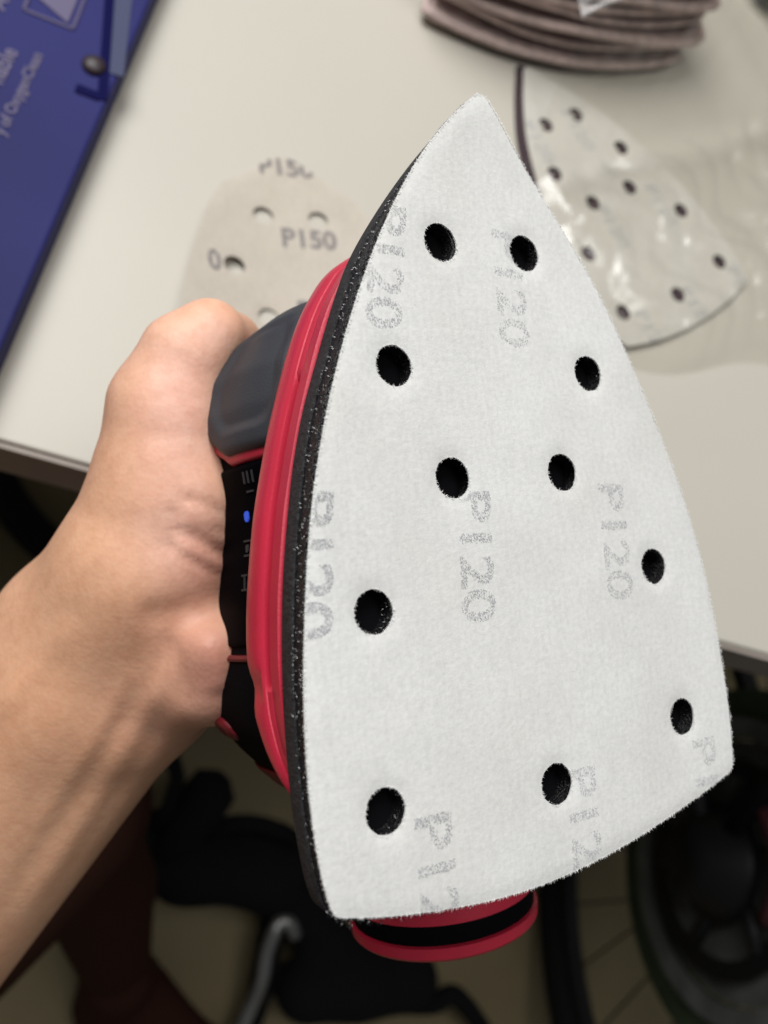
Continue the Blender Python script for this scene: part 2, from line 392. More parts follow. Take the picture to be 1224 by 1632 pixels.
# pose of the sander: x across the pad, y from tip to heel, z from the sheet into the machine
RS = np.array([[0.84512284, 0.12571307, -0.51958023], [-0.06854961, 0.98941639, 0.12789119], [0.53015879, -0.07246674, 0.84479597]])
TS = np.array([15.2815427, -80.7557105, 157.547183])
RW = M @ RS; u_, s_, v_ = np.linalg.svd(RW); RW = u_ @ v_
ow = cv2w(TS)
MS = Matrix([[*RW[0], ow[0]], [*RW[1], ow[1]], [*RW[2], ow[2]], [0, 0, 0, 1]])
def loc2cv(P): return np.asarray(P, float) @ RS.T + TS

sheet = tag(empty('sanding_sheet', MS), 'white velour sanding sheet printed P120, pressed onto the pad of the red sander', 'sanding sheet')
def zpaper(x, y):
    return 0.25 * np.sin(x / 17 + 1) * np.sin(y / 23) - 0.9 * np.exp(-((y + 1) / 11) ** 2)
link('backing', sheet_mesh('backing', PAPER, PHOLES, 3.75, 0.65, 1.5, zpaper, 0.10), MAT['nap'], sheet)
UP = (1.0, 0.06)
for s, o, d, n_, ms in [('P120', (-46.5, 75.0), (-3.3, 23.5), 900, 0), ('P120', (-14.2, 76.8), (-2.6, 23), 620, 0), ('P120', (21.0, 77.2), (-1.6, 23), 560, 1),
                        ('P120', (-24.5, 24.4), (-4.6, 22.5), 520, 0), ('P120', (2.6, 26.0), (-1.6, 23), 420, 1),
                        ('P120', (-31.8, 129.8), (-1.2, 23), 700, 0), ('P120', (2.0, 130.0), (-1.6, 23), 520, 1), ('P120', (37.5, 132.2), (-1.6, 23), 420, 1)]:
    fleck_text('grit_mark', s, o, d, UP, 23.5, 7.6, zpaper, PAPER, PHOLES, 3.75, [MAT['ink'], MAT['ink_light']] if ms == 0 else [MAT['ink_light']], sheet, n_)
def fibres(name, loops, n, L, m_, parent, zf, out=0.7, wd=0.05, zr=(0.0, 0.6)):
    V = []; Fc = []
    for loop, sgn, cnt in loops:
        k = len(loop)
        for _ in range(cnt):
            i = random.randrange(k); t = random.random(); a = loop[i]; b = loop[(i + 1) % k]; p = a + (b - a) * t
            tg = (b - a) / np.linalg.norm(b - a); nn = np.array([tg[1], -tg[0]]) * sgn
            th = random.gauss(0, .7); d = nn * math.cos(th) + tg * math.sin(th); l = L * random.uniform(.3, 1.2) * out
            z0 = float(zf(np.array([p[0]]), np.array([p[1]]))[0]) + random.uniform(*zr); z1 = z0 + random.uniform(-.35, .35) * l
            o = len(V); e = p + d * l; q = np.array([-d[1], d[0]]) * wd; s_ = p - nn * 0.2
            V += [((s_ - q)[0] * MM, (s_ - q)[1] * MM, z0 * MM), ((s_ + q)[0] * MM, (s_ + q)[1] * MM, z0 * MM), (s_[0] * MM, s_[1] * MM, (z0 + 2 * wd) * MM), (e[0] * MM, e[1] * MM, z1 * MM)]
            Fc += [(o, o + 1, o + 3), (o + 1, o + 2, o + 3), (o + 2, o, o + 3)]
    return tag(link(name, mesh(name, V, Fc, False), m_, parent), kind='stuff')
orient = 1 if np.sum(PAPER[:, 0] * np.roll(PAPER[:, 1], -1) - np.roll(PAPER[:, 0], -1) * PAPER[:, 1]) > 0 else -1
fibres('fuzz', [(PAPER, orient, 3600)] + [(circle(h, 3.75), -1, 110) for h in PHOLES], 0, 0.58, MAT['fibre'], sheet, zpaper)

# ------------------------------------------------------------------ the sander
sander = tag(empty('detail_sander', MS), 'red and black cordless detail sander held upside down in the hand', 'sander')
def smooth_tab(ys, vs, y):
    yy = np.linspace(ys[0], ys[-1], 400); v = np.interp(yy, ys, vs)
    k = np.exp(-np.linspace(-2, 2, 13) ** 2); k /= k.sum(); vp = np.pad(v, 6, mode='edge'); v = np.convolve(vp, k, 'valid')
    return np.interp(y, yy, v)
def inset_loop(L, d):
    k = len(L); T = np.roll(L, -1, 0) - np.roll(L, 1, 0); T /= np.linalg.norm(T, axis=1)[:, None]
    N = np.stack([T[:, 1], -T[:, 0]], 1)
    s = 1 if np.sum(L[:, 0] * np.roll(L[:, 1], -1) - np.roll(L[:, 0], -1) * L[:, 1]) > 0 else -1
    d = np.broadcast_to(d, (k,)) if not np.isscalar(d) else np.full(k, d)
    return L - s * N * d[:, None]
def loft_loops(name, loops, m_, parent, cap0=True, cap1=True, sharp=40):
    """loops: list of (n,3) arrays in mm"""
    n = len(loops[0]); V = np.vstack(loops) * MM; Fc = []
    for i in range(len(loops) - 1):
        for j in range(n): Fc.append((i * n + j, i * n + (j + 1) % n, (i + 1) * n + (j + 1) % n, (i + 1) * n + j))
    if cap0: Fc.append(tuple(range(n))[::-1])
    if cap1: Fc.append(tuple(range((len(loops) - 1) * n, len(loops) * n)))
    bm = bmesh.new(); vs = [bm.verts.new(v) for v in V]
    for f in Fc: bm.faces.new([vs[i] for i in f])
    return link(name, from_bm(name, bm, True, sharp), m_, parent)
def with_z(L, z): return np.column_stack([L, np.full(len(L), z) if np.isscalar(z) else z])

PADS = PAD.copy(); PADS[:, 0] += 4.2 * np.clip(1 - PADS[:, 1] / 34, 0, 1.05) ** 1.4
# hook layer with the punched dust holes, foam pad behind it
link('hook_layer', sheet_mesh('hook_layer', inset_loop(PADS, 0.35), HOLES, 3.9, 3.3, 3.0, lambda x, y: 0 * x + 0.95, 0.05, 0.2), MAT['hook'], sander)
V = []; Fc = []
for _ in range(5200):                                   # nylon hooks that show along the rim and glint in the holes
    if random.random() < 0.8:
        i = random.randrange(len(PADS)); p = PADS[i] + (PADS[(i + 1) % len(PADS)] - PADS[i]) * random.random(); z0 = random.uniform(0.9, 4.2); p = p * (1 + random.uniform(-.004, .004))
    else:
        h = random.choice(HOLES); a = random.uniform(0, 6.283); p = np.array(h) + 3.8 * np.array([math.cos(a), math.sin(a)]); z0 = random.uniform(1.5, 3.8)
    d = np.array([random.gauss(0, 1), random.gauss(0, 1), random.gauss(0, .7)]); d = d / np.linalg.norm(d) * random.uniform(.25, .55); q = np.cross(d, [0.3, 0.2, 1]); q = q / np.linalg.norm(q) * 0.07
    b = np.array([p[0], p[1], z0]); o = len(V); V += [(b - q) * MM, (b + q) * MM, (b + d) * MM, (b + np.array([0, 0, .14]) + d * .3) * MM]
    Fc += [(o, o + 1, o + 2), (o + 1, o + 3, o + 2), (o + 3, o, o + 2)]
tag(link('hook_pile', mesh('hook_pile', V, Fc, False), MAT['hookpin'], sander), kind='stuff')
loft_loops('foam_pad', [with_z(inset_loop(PADS, 0.9), 4.28), with_z(inset_loop(PADS, 0.05), 4.4), with_z(PADS, 5.0), with_z(inset_loop(PADS, 0.1), 8.4), with_z(inset_loop(PADS, 0.6), 9.2), with_z(inset_loop(PADS, 6), 9.3)], MAT['foam'], sander, sharp=70)
for h in HOLES:
    bm = bmesh.new(); bmesh.ops.create_circle(bm, cap_ends=True, segments=20, radius=3.85 * MM, matrix=Matrix.Translation((h[0] * MM, h[1] * MM, 4.22 * MM)))
    link('dust_hole', from_bm('dust_hole', bm, False), MAT['hole'], sander)

# red housing skirt
RED = [(0, 23.2), (8, 23.7), (14, 24.8), (19, 26.9), (24.4, 30.5), (28.3, 35.2), (31.4, 40.0), (34.8, 47.0), (38.3, 55.7), (41.1, 63.5), (44.3, 74), (45.8, 80), (47.8, 90), (48.8, 97), (49.4, 103), (49.6, 108), (49.7, 112), (49.2, 118), (47.6, 123.5), (44.2, 128.8), (36, 134), (20, 137), (0, 138)]
RO = mirror_outline(RED)
yy = RO[:, 1]
ztop = smooth_tab([15, 98, 106, 111, 118, 128, 145], [24.5, 24.5, 24, 22, 18, 11.5, 10.5], yy)
gro = np.clip((yy - 52) / 7, 0, 1) * np.clip((107 - yy) / 7, 0, 1)       # groove fades out at both ends
dent = np.exp(-((yy - 106.5) / 2.6) ** 2)
lv = []
for f, ins, gr in [(0.0, 2.2, 0), (0.02, 1.35, 0), (0.21, 1.2, 0), (0.22, 1.25, 1.0), (0.225, 1.2, 6.0), (0.335, 1.0, 6.2), (0.34, 0.75, .2), (0.37, 0.5, 0.0), (0.45, .15, 0), (0.60, .0, 0), (0.70, .12, 0), (0.74, .5, 0), (0.86, 1.0, 0), (0.94, 2.0, 0), (1.0, 4.0, 0), (1.03, 8.0, 0), (1.05, 16.0, 0)]:
    z = 9.25 + (ztop - 9.25) * f
    lv.append(with_z(inset_loop(RO, ins + gr * gro + dent * (0.9 if 0.4 < f < 1.0 else 0)), z))
loft_loops('housing', lv, MAT['red'], sander, sharp=32)

# main body behind the skirt: lofted barrel
BY = [24, 26, 30, 36, 44, 52, 60, 70, 80, 100, 110, 118, 125, 132, 140, 150]
BW = [3, 12, 21, 29.5, 35.2, 37.4, 37.6, 37, 37.2, 39.5, 42.0, 42, 39, 34, 28, 23]
BLO = [40, 34, 28, 24.5, 23, 22, 22, 22, 22, 22, 21, 18, 17, 20, 28, 33]
BHI = [50, 58, 68, 77, 83, 86, 87, 87, 87, 87, 87, 86, 83, 79, 76, 74]
def body_pt(y, th, off=0.0):
    w_, lo, hi = (smooth_tab(BY, t, y) for t in (BW, BLO, BHI))
    zc, h = (lo + hi) / 2, (hi - lo) / 2; e = 2 / 2.7
    c, s = np.cos(th), np.sin(th)
    x = -(w_ + off) * np.sign(c) * np.abs(c) ** e; z = zc + (h + off) * np.sign(s) * np.abs(s) ** e
    xc = smooth_tab([24, 115, 150], [0, 0, 6], y)
    return np.stack(np.broadcast_arrays(x + xc, y, z), -1)
ths = np.linspace(0, 2 * math.pi, 72, endpoint=False)
loft_loops('body', [body_pt(np.full(72, y), ths) for y in np.r_[24, 25, np.linspace(26, 150, 64)]], MAT['black'], sander, sharp=60)

def patch(name, y0, y1, t0, t1, m_, parent, hfun, mask, ny=60, nt_=60, base=0.2):
    """raised piece lying on the barrel surface; mask<0 is inside (mm), hfun(dist, u, v) its height"""
    y = np.linspace(y0, y1, ny); t = np.linspace(t0, t1, nt_); Yg, Tg = np.meshgrid(y, t, indexing='ij')
    m = mask(Yg, Tg); hgt = np.where(m < 0, hfun(-m, Yg, Tg), -1.5)
    P = body_pt(Yg, Tg, hgt + base) * MM
    idx = np.arange(ny * nt_).reshape(ny, nt_); Fc = []
    for i in range(ny - 1):
        for j in range(nt_ - 1):
            if min(m[i, j], m[i + 1, j], m[i, j + 1], m[i + 1, j + 1]) < 0: Fc.append((idx[i, j], idx[i, j + 1], idx[i + 1, j + 1], idx[i + 1, j]))
    bm = bmesh.new(); used = sorted({k for f in Fc for k in f}); pv = P.reshape(-1, 3); mp = {k: bm.verts.new(pv[k]) for k in used}
    for f in Fc: bm.faces.new([mp[k] for k in f])
    return link(name, from_bm(name, bm, True, 75), m_, parent)
RADM = 34.0
def box_sdf(yc, hy, tc, ht, r):
    def f(Y, T):
        a = np.abs(Y - yc) - hy + r; b = np.abs((T - tc) * RADM) - ht + r
        return np.hypot(np.maximum(a, 0), np.maximum(b, 0)) + np.minimum(np.maximum(a, b), 0) - r
    return f
def grip_sdf(grow=0.0):
    def f(Y, T):
        s = (T + 0.36) * RADM                      # across; 0 in the middle of the grip, positive away from the pad
        a = np.abs(s) - 15.5 - grow; top = 29.0 - grow - Y; bot = Y - (61.5 + grow) + np.maximum(np.abs(s + 0.5) - 7, 0) * 0.75
        def smax(p, q, k):
            h = np.clip(0.5 + 0.5 * (p - q) / k, 0, 1); return q + (p - q) * h + k * h * (1 - h)
        return smax(smax(a, top, 6.0), bot, 7.0)
    return f
for side in (0, 1):
    if side == 0: TR = (-1.35, 0.75); flip = lambda f: f
    else: TR = (math.pi - 0.75, math.pi + 1.35); flip = lambda f: (lambda Y, T: f(Y, math.pi - T))
    patch('grip_trim', 24, 66, *TR, MAT['red'], sander, lambda d, Y, T: 0.9 * np.clip(d / 0.8, 0, 1) ** .5, flip(grip_sdf(2.0)), 90, 90)
    def hg(d, Y, T):
        e = np.clip(d / 2.2, 0, 1); dish = np.clip((d - 4.0) / 2.5, 0, 1); dish = dish * dish * (3 - 2 * dish)
        return 0.6 + 1.7 * np.sqrt(e * (2 - e)) - 1.35 * dish
    patch('grip_pad', 24, 66, *TR, MAT['rubber'], sander, hg, flip(grip_sdf(0.0)), 100, 100)
panel = patch('control_panel', 63, 106, -1.3, 0.6, MAT['panel'], sander, lambda d, Y, T: 0.7 * np.clip(d / 0.8, 0, 1) ** .5, box_sdf(82.5, 19, -0.35, 17, 2), 70, 60)
def dot(name, y, th, ry, rt, m_, h=1.0, parent=panel):
    return patch(name, y - ry * 1.3, y + ry * 1.3, th - rt * 1.3 / RADM, th + rt * 1.3 / RADM, m_, parent, lambda d, Y, T: h + 0 * d, box_sdf(y, ry, th, rt, min(ry, rt) * .9), 14, 14)
dot('indicator_light', 74.6, -0.27, 1.2, 0.8, led)
for y, th, ry, rt in ((66.6, -.33, 1.4, .22), (66.6, -.375, 1.4, .22), (66.6, -.29, 1.4, .22), (69.6, -.33, .22, 1.2), (79.6, -.25, .22, 1.2), (81.2, -.25, .9, .5), (82.6, -.25, .22, 1.2), (88.0, -.22, 1.6, .22), (89.6, -.22, .22, 1.2), (86.6, -.22, .22, 1.2)):
    dot('icon', y, th, ry, rt, MAT['icon'])
patch('rear_trim', 102, 105.5, -1.2, 0.3, MAT['red_shaded'], sander, lambda d, Y, T: 0.8 * np.clip(d / 1.2, 0, 1) ** .5, box_sdf(103.6, 0.7, -0.3, 13, .5), 60, 50)
patch('rear_button', 114, 124, -0.2, 0.5, MAT['red_shaded'], sander, lambda d, Y, T: 1.0 * np.clip(d / 1.2, 0, 1) ** .5, box_sdf(119.0, 2.6, 0.12, 3.6, 2.4), 110, 110)
patch('rear_band', 124, 137, -1.4, 1.2, MAT['red_shaded'], sander, lambda d, Y, T: 0.8 * np.clip(d / 1.2, 0, 1) ** .5, box_sdf(131.5, 3.0, -0.2, 30, 1), 40, 70)
# round red rear cap with black band
def ring(y, r, x0=6.5, z0=54.0, n=64):
    a = np.linspace(0, 2 * math.pi, n, endpoint=False); return np.stack([x0 + r * np.cos(a), np.full(n, y), z0 + r * np.sin(a)], 1)
rc = loft_loops('rear_cap', [ring(140, 18), ring(147, 22.0), ring(165.6, 22.5), ring(165.8, 21.2), ring(170.1, 21.2), ring(170.3, 22.5), ring(172.6, 22.3), ring(173.3, 21.7), ring(173.8, 20), ring(174, 14)], MAT['red'], sander, sharp=35)
loft_loops('band', [ring(165.8, 21.0), ring(165.9, 21.7), ring(168, 21.9), ring(170.0, 21.7), ring(170.1, 21.0)], MAT['black'], rc, True, True, 50)

for aa in (-0.62, 2.5):
    pts_ = [np.array([6.5 + 22.45 * math.cos(aa), y, 54 + 22.45 * math.sin(aa)]) * MM for y in (150, 165.4)]; tube('mould_seam', pts_, 0.00022, MAT['red_shaded'], rc, 6)
    pts_ = [np.array([6.5 + 22.4 * math.cos(aa), y, 54 + 22.4 * math.sin(aa)]) * MM for y in (170.4, 172.6)]; tube('mould_seam', pts_, 0.00022, MAT['red_shaded'], rc, 6)

# ------------------------------------------------------------------ person: hand, arm, leg (implicit surface, one continuous skin)
def smin(a, b, k):
    h = np.clip(0.5 + 0.5 * (b - a) / k, 0, 1); return b + (a - b) * h - k * h * (1 - h)
def cone_sdf(G, a, b, ra, rb):
    a, b = np.array(a, float), np.array(b, float); ab = b - a; L2 = ab @ ab + 1e-9
    t = np.clip(((G - a) @ ab) / L2, 0, 1); d = G - a - t[..., None] * ab
    return np.sqrt((d * d).sum(-1)) - (ra + (rb - ra) * t)
def surface_nets(Fv, org, h):
    S = Fv < 0; nx, ny, nz = Fv.shape
    c = [(i, j, k) for i in (0, 1) for j in (0, 1) for k in (0, 1)]
    cnt = sum(S[i:nx - 1 + i, j:ny - 1 + j, k:nz - 1 + k].astype(int) for i, j, k in c)
    act = (cnt > 0) & (cnt < 8); I = np.argwhere(act); vid = -np.ones(act.shape, int); vid[act] = np.arange(len(I))
    acc = np.zeros((len(I), 3)); num = np.zeros(len(I))
    for a in range(8):
        for b in range(a + 1, 8):
            pa, pb = np.array(c[a]), np.array(c[b])
            if abs(pa - pb).sum() != 1: continue
            fa = Fv[tuple((I + pa).T)]; fb = Fv[tuple((I + pb).T)]; ok = (fa < 0) != (fb < 0)
            t = np.where(ok, fa / np.where(ok, fa - fb, 1), 0); p = pa + t[:, None] * (pb - pa)
            acc[ok] += p[ok]; num[ok] += 1
    V = org + (I + acc / num[:, None]) * h
    Q = []
    for ax in range(3):
        o = [0, 0, 0]; o[ax] = 1
        A = S[:nx - o[0], :ny - o[1], :nz - o[2]]; B = S[o[0]:, o[1]:, o[2]:]
        E_ = np.argwhere(A != B); u, v = (ax + 1) % 3, (ax + 2) % 3
        ok = (E_[:, u] > 0) & (E_[:, v] > 0) & (E_[:, u] < Fv.shape[u] - 1) & (E_[:, v] < Fv.shape[v] - 1); E_ = E_[ok]
        du = np.zeros(3, int); du[u] = 1; dv = np.zeros(3, int); dv[v] = 1
        q = np.stack([vid[tuple((E_ - du - dv).T)], vid[tuple((E_ - dv).T)], vid[tuple(E_.T)], vid[tuple((E_ - du).T)]], 1)
        fl = ~A[tuple(E_.T)]; q[fl] = q[fl][:, ::-1]; Q.append(q)
    return V, np.vstack(Q)
def build_sdf(prims, lo, hi, h, carve=(), bulge=()):
    lo = np.array(lo, float); n = np.ceil((np.array(hi) - lo) / h).astype(int)
    ax = [lo[i] + h * np.arange(n[i]) for i in range(3)]
    G = np.stack(np.meshgrid(*ax, indexing='ij'), -1).astype(np.float32); Fv = np.full(G.shape[:3], 60.0, np.float32)
    for a, b, ra, rb, k in prims:
        a_, b_ = np.array(a, float), np.array(b, float); m_ = max(ra, rb) + k + 12
        s0 = np.maximum(((np.minimum(a_, b_) - m_ - lo) / h).astype(int), 0); s1 = np.minimum(((np.maximum(a_, b_) + m_ - lo) / h).astype(int) + 1, n)
        if (s1 <= s0).any(): continue
        sl = tuple(slice(s0[i], s1[i]) for i in range(3)); Fv[sl] = smin(Fv[sl], cone_sdf(G[sl], a, b, ra, rb), k)
    for a, b, ra, rb, k in carve:
        a_, b_ = np.array(a, float), np.array(b, float); m_ = max(ra, rb) + k + 3
        s0 = np.maximum(((np.minimum(a_, b_) - m_ - lo) / h).astype(int), 0); s1 = np.minimum(((np.maximum(a_, b_) + m_ - lo) / h).astype(int) + 1, n)
        if (s1 <= s0).any(): continue
        sl = tuple(slice(s0[i], s1[i]) for i in range(3)); Fv[sl] = -smin(-Fv[sl], cone_sdf(G[sl], a, b, ra, rb), k)
    V, Q = surface_nets(Fv, lo, h); return V, Q, Fv, lo
def L(x, y, z): return loc2cv((x, y, z))
def st(s, t, dep): return cvp(s * 0.788 + t * 0.616, s * 0.616 - t * 0.788, dep)
hand = [
    # thumb: tip curling behind the grip, joints back to the mound
    (cvp(370, 545, 200), cvp(334, 533, 184), 7.4, 7.4, 2), (cvp(334, 533, 184), cvp(297, 570, 183), 7.4, 9.9, 3), (cvp(297, 570, 183), cvp(266, 650, 184), 9.9, 12.4, 3), (cvp(266, 650, 184), cvp(264, 720, 185), 12.4, 14.6, 4),
    (cvp(272, 672, 184), cvp(264, 790, 187), 12.6, 17.2, 3), (cvp(264, 790, 187), cvp(227, 905, 191), 17.2, 19.4, 3),
    (cvp(329, 800, 182), cvp(308, 890, 185), 8.0, 10.5, 6),
    # heel of the hand and wrist
    (cvp(341, 1035, 181), cvp(339, 1085, 183), 10.0, 10.0, 6), (cvp(227, 905, 191), cvp(298, 1050, 192), 18, 14, 4),
    (cvp(227, 905, 191), st(728, -720, 203), 19.4, 21.0, 4), (cvp(298, 1060, 192), st(838, -740, 203), 14.5, 19.0, 5),
    (st(728, -720, 203), st(722, -1400, 222), 21.0, 23.5, 4), (st(838, -740, 203), st(838, -1400, 222), 19.0, 23, 6),
    (cvp(236, 915, 187), st(772, -800, 197), 16.5, 17.5, 7), (st(772, -800, 197), st(778, -1400, 216), 17.5, 20, 7),
    # flat of the hand under the machine
    (L(-58, 98, 92), L(-24, 55, 103), 14, 11, 6), (L(-56, 104, 93), L(-22, 75, 105), 14, 11, 5), (L(-56, 110, 92), L(-22, 94, 104), 13, 10.5, 5), (L(-54, 116, 90), L(-24, 112, 101), 12, 9.5, 5),
]
for y, dx, ln, r in ((52, 0, 1.0, 9.2), (72, 4, 1.06, 9.4), (92, 3, 1.0, 9.0), (110, -2, .82, 8.0)):
    hand += [(L(-24, y, 103), L(12 + dx, y - 2, 104), r + 1.5, r, 3), (L(12 + dx, y - 2, 104), L(38 + dx * .5, y - 3, 96 - 2 * (1 - ln)), r, r - .7, 2), (L(38 + dx * .5, y - 3, 96), L(48 + dx * .3, y - 3, 74), r - .7, r - 1.6, 2)]
V1, Q1, _, _ = build_sdf(hand, (-185, -55, 150), (65, 185, 270), 1.25)
W1 = cv2w(V1)
# rest of the body, coarse: arm to the shoulder, torso, leg under the arm down to the foot
def w2cv(p): return ((np.array(p) - CAM) @ M) / MM
elbow = np.array([-0.17, -0.16, 0.63]); shoulder = np.array([-0.36, -0.40, 0.86]); hip = np.array([-0.33, -0.45, 0.52]); knee = np.array(at(80, 1285, 0.47))
ank = np.array(at(187, 1548, 0.09))
fa = cv2w(st(780, -1330, 222))
mid = np.array(at(158, 1415, 0.27)); heel = np.array(at(172, 1600, 0.032)); ball = np.array(at(318, 1690, 0.028)); fd = (ball - heel); fd[2] = 0; fd /= np.linalg.norm(fd); fs = np.array([fd[1], -fd[0], 0])
limb = [(fa, elbow, .033, .042, .01), (elbow, shoulder, .042, .054, .02), (shoulder, (-0.52, -0.50, 0.84), .06, .09, .05), ((-0.52, -0.50, 0.84), (-0.50, -0.55, 0.55), .12, .13, .06),
        ((-0.50, -0.55, 0.55), hip, .12, .085, .05), (hip, knee, .074, .052, .02), (knee, mid, .042, .038, .015), (mid, ank, .038, .027, .01),
        (ank, heel, .030, .028, .015), (ank + np.array([0, 0, -.03]), ball, .028, .024, .02), (heel, ball + fs * .018, .026, .02, .02), (ball + fs * .02, ball - fs * .02, .018, .016, .01)]
V2, Q2, _, _ = build_sdf([(np.array(a) * 1000, np.array(b) * 1000, ra * 1000, rb * 1000, k * 1000) for a, b, ra, rb, k in limb], (-720, -760, -10), (430, 60, 1000), 7.0)
V2 = V2 * MM; V2[:, 2] = np.maximum(V2[:, 2], 0.001)
def clean(V, Q):
    for _ in range(2):                                  # light relaxation against stair steps
        acc = np.zeros_like(V); n = np.zeros(len(V))
        for a, b in ((0, 1), (1, 2), (2, 3), (3, 0)):
            np.add.at(acc, Q[:, a], V[Q[:, b]]); np.add.at(acc, Q[:, b], V[Q[:, a]]); np.add.at(n, Q[:, a], 1); np.add.at(n, Q[:, b], 1)
        V = 0.45 * V + 0.55 * acc / np.maximum(n, 1)[:, None]
    return V
W1 = clean(W1, Q1); V2 = clean(V2, Q2)
# creases, tendons and veins: relief along lines on the skin
px1 = V1[:, 0] / V1[:, 2] * FPX + 612; py1 = V1[:, 1] / V1[:, 2] * FPX + 816
nr = np.zeros_like(W1); fn = np.cross(W1[Q1[:, 2]] - W1[Q1[:, 0]], W1[Q1[:, 3]] - W1[Q1[:, 1]])
for i in range(4): np.add.at(nr, Q1[:, i], fn)
nr /= np.linalg.norm(nr, axis=1)[:, None] + 1e-12
facing = np.clip((nr @ M[:, 2]) * -1, 0, 1)
pp = np.stack([px1, py1], 1)
def line_d(P):
    best = np.full(len(pp), 1e9); tt = np.zeros(len(pp)); n = len(P) - 1
    for i in range(n):
        a, b = np.array(P[i], float), np.array(P[i + 1], float); ab = b - a; t = np.clip(((pp - a) @ ab) / (ab @ ab), 0, 1)
        d = np.linalg.norm(pp - a - t[:, None] * ab, axis=1); k = d < best; best[k] = d[k]; tt[k] = (i + t[k]) / n
    return best, tt
disp = np.zeros(len(pp))
for P, amp, wd in [
    ([(255, 812), (305, 828), (372, 862)], -0.6, 9), ([(262, 838), (312, 858), (374, 892)], -0.75, 10), ([(248, 858), (300, 888), (362, 922)], -0.6, 9), ([(275, 792), (325, 800), (368, 825)], -0.6, 8),
    ([(285, 820), (330, 838), (366, 872)], 0.7, 9), ([(280, 866), (325, 890), (360, 910)], 0.6, 9),
    ([(215, 985), (290, 975), (385, 985)], -1.0, 24), ([(262, 1005), (290, 1070), (300, 1150)], -0.6, 16), ([(322, 1010), (345, 1060), (350, 1110)], 0.8, 20),
    ([(275, 1040), (225, 1150), (120, 1330), (20, 1480)], 0.7, 18), ([(252, 1040), (195, 1150), (95, 1310), (-20, 1480)], -0.35, 18), ([(305, 1110), (250, 1200), (150, 1360), (60, 1500)], 0.5, 16),
    ([(215, 1060), (150, 1180), (50, 1330)], 0.5, 18), ([(120, 985), (60, 1060), (-20, 1150)], 0.7, 22), ([(180, 880), (110, 1000), (10, 1120)], -0.3, 26),
    ([(205, 640), (260, 628), (345, 640)], -0.12, 6), ([(215, 700), (280, 690), (350, 705)], -0.12, 6), ([(265, 560), (300, 575), (350, 600)], -0.12, 6)]:
    d, t = line_d(P); disp += amp * np.exp(-(d / wd) ** 2) * np.clip(4 * t * (1 - t) * 1.6, 0, 1)
W1 = W1 + nr * (disp * np.clip(facing * 2, 0, 1) * MM)[:, None]
me = mesh('person', np.vstack([W1, V2]), np.vstack([Q1, Q2 + len(W1)]))
at_ = me.attributes.new('palm_highlight', 'FLOAT', 'POINT')
def blob(x, y, rx, ry): return np.exp(-(((px1 - x) / rx) ** 2 + ((py1 - y) / ry) ** 2))
pm = np.clip(0.6 * blob(300, 860, 90, 90) + 0.3 * blob(335, 1070, 75, 90) + 0.35 * blob(350, 530, 30, 40) + .8 * blob(290, 640, 90, 150), 0, 1)  # thumb blobs paint its highlight, the others tint the palm
at_.data.foreach_set('value', np.r_[pm, np.zeros(len(V2))].astype(np.float32))
fl_ = np.clip(0.75 * blob(345, 900, 60, 55) + 0.85 * blob(355, 1080, 60, 75) + 0.35 * blob(290, 1010, 80, 60) + 0.3 * blob(250, 1150, 90, 70), 0, 0.9)  # darker, redder skin over the heel and inner wrist
a2_ = me.attributes.new('heel_tone', 'FLOAT', 'POINT'); a2_.data.foreach_set('value', np.r_[fl_, np.zeros(len(V2))].astype(np.float32))
person = tag(link('person', me, MAT['skin']), 'left arm gripping the red sander, leg under a maroon cover for deep shade, standing on the floor', 'person')
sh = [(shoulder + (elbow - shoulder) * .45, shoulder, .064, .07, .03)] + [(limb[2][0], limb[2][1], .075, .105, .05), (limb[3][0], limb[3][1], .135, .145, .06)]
for nm, pr_, mt_ in (('shirt', sh, 'shirt'), ('leg_shade_cover', [(limb[4][0], limb[4][1], .14, .105, .05), (hip, knee, .082, .058, .02), (knee, mid, .047, .043, .015), (mid, ank, .043, .032, .01)], 'maroon'),  # dark covers put the deep shade on leg and foot
                     ('foot_shade_cover', [(ank + np.array([0, 0, .02]), heel, .034, .0305, .015), (ank + np.array([0, 0, -.03]), ball, .031, .028, .02), (heel, ball + fs * .018, .030, .024, .02), (ball + fs * .02 + fd * .03, ball - fs * .025 + fd * .04, .026, .024, .02), (ball, ball + fd * .05, .028, .02, .02)], 'maroon')):
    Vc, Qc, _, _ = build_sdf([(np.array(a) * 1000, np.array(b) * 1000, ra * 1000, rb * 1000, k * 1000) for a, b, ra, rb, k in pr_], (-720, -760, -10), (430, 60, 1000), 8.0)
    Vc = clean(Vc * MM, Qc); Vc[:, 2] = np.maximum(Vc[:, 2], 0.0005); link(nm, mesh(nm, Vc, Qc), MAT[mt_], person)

# ------------------------------------------------------------------ things on the table
def sheet_matrix(org, ax, z, up=1):
    ax = Vector((*ax, 0)).normalized(); ay = Vector((ax.y, -ax.x, 0)) if up > 0 else Vector((-ax.y, ax.x, 0)); az = ax.cross(ay)
    return Matrix([[ax.x, ay.x, az.x, org[0]], [ax.y, ay.y, az.y, org[1]], [ax.z, ay.z, az.z, z], [0, 0, 0, 1]])
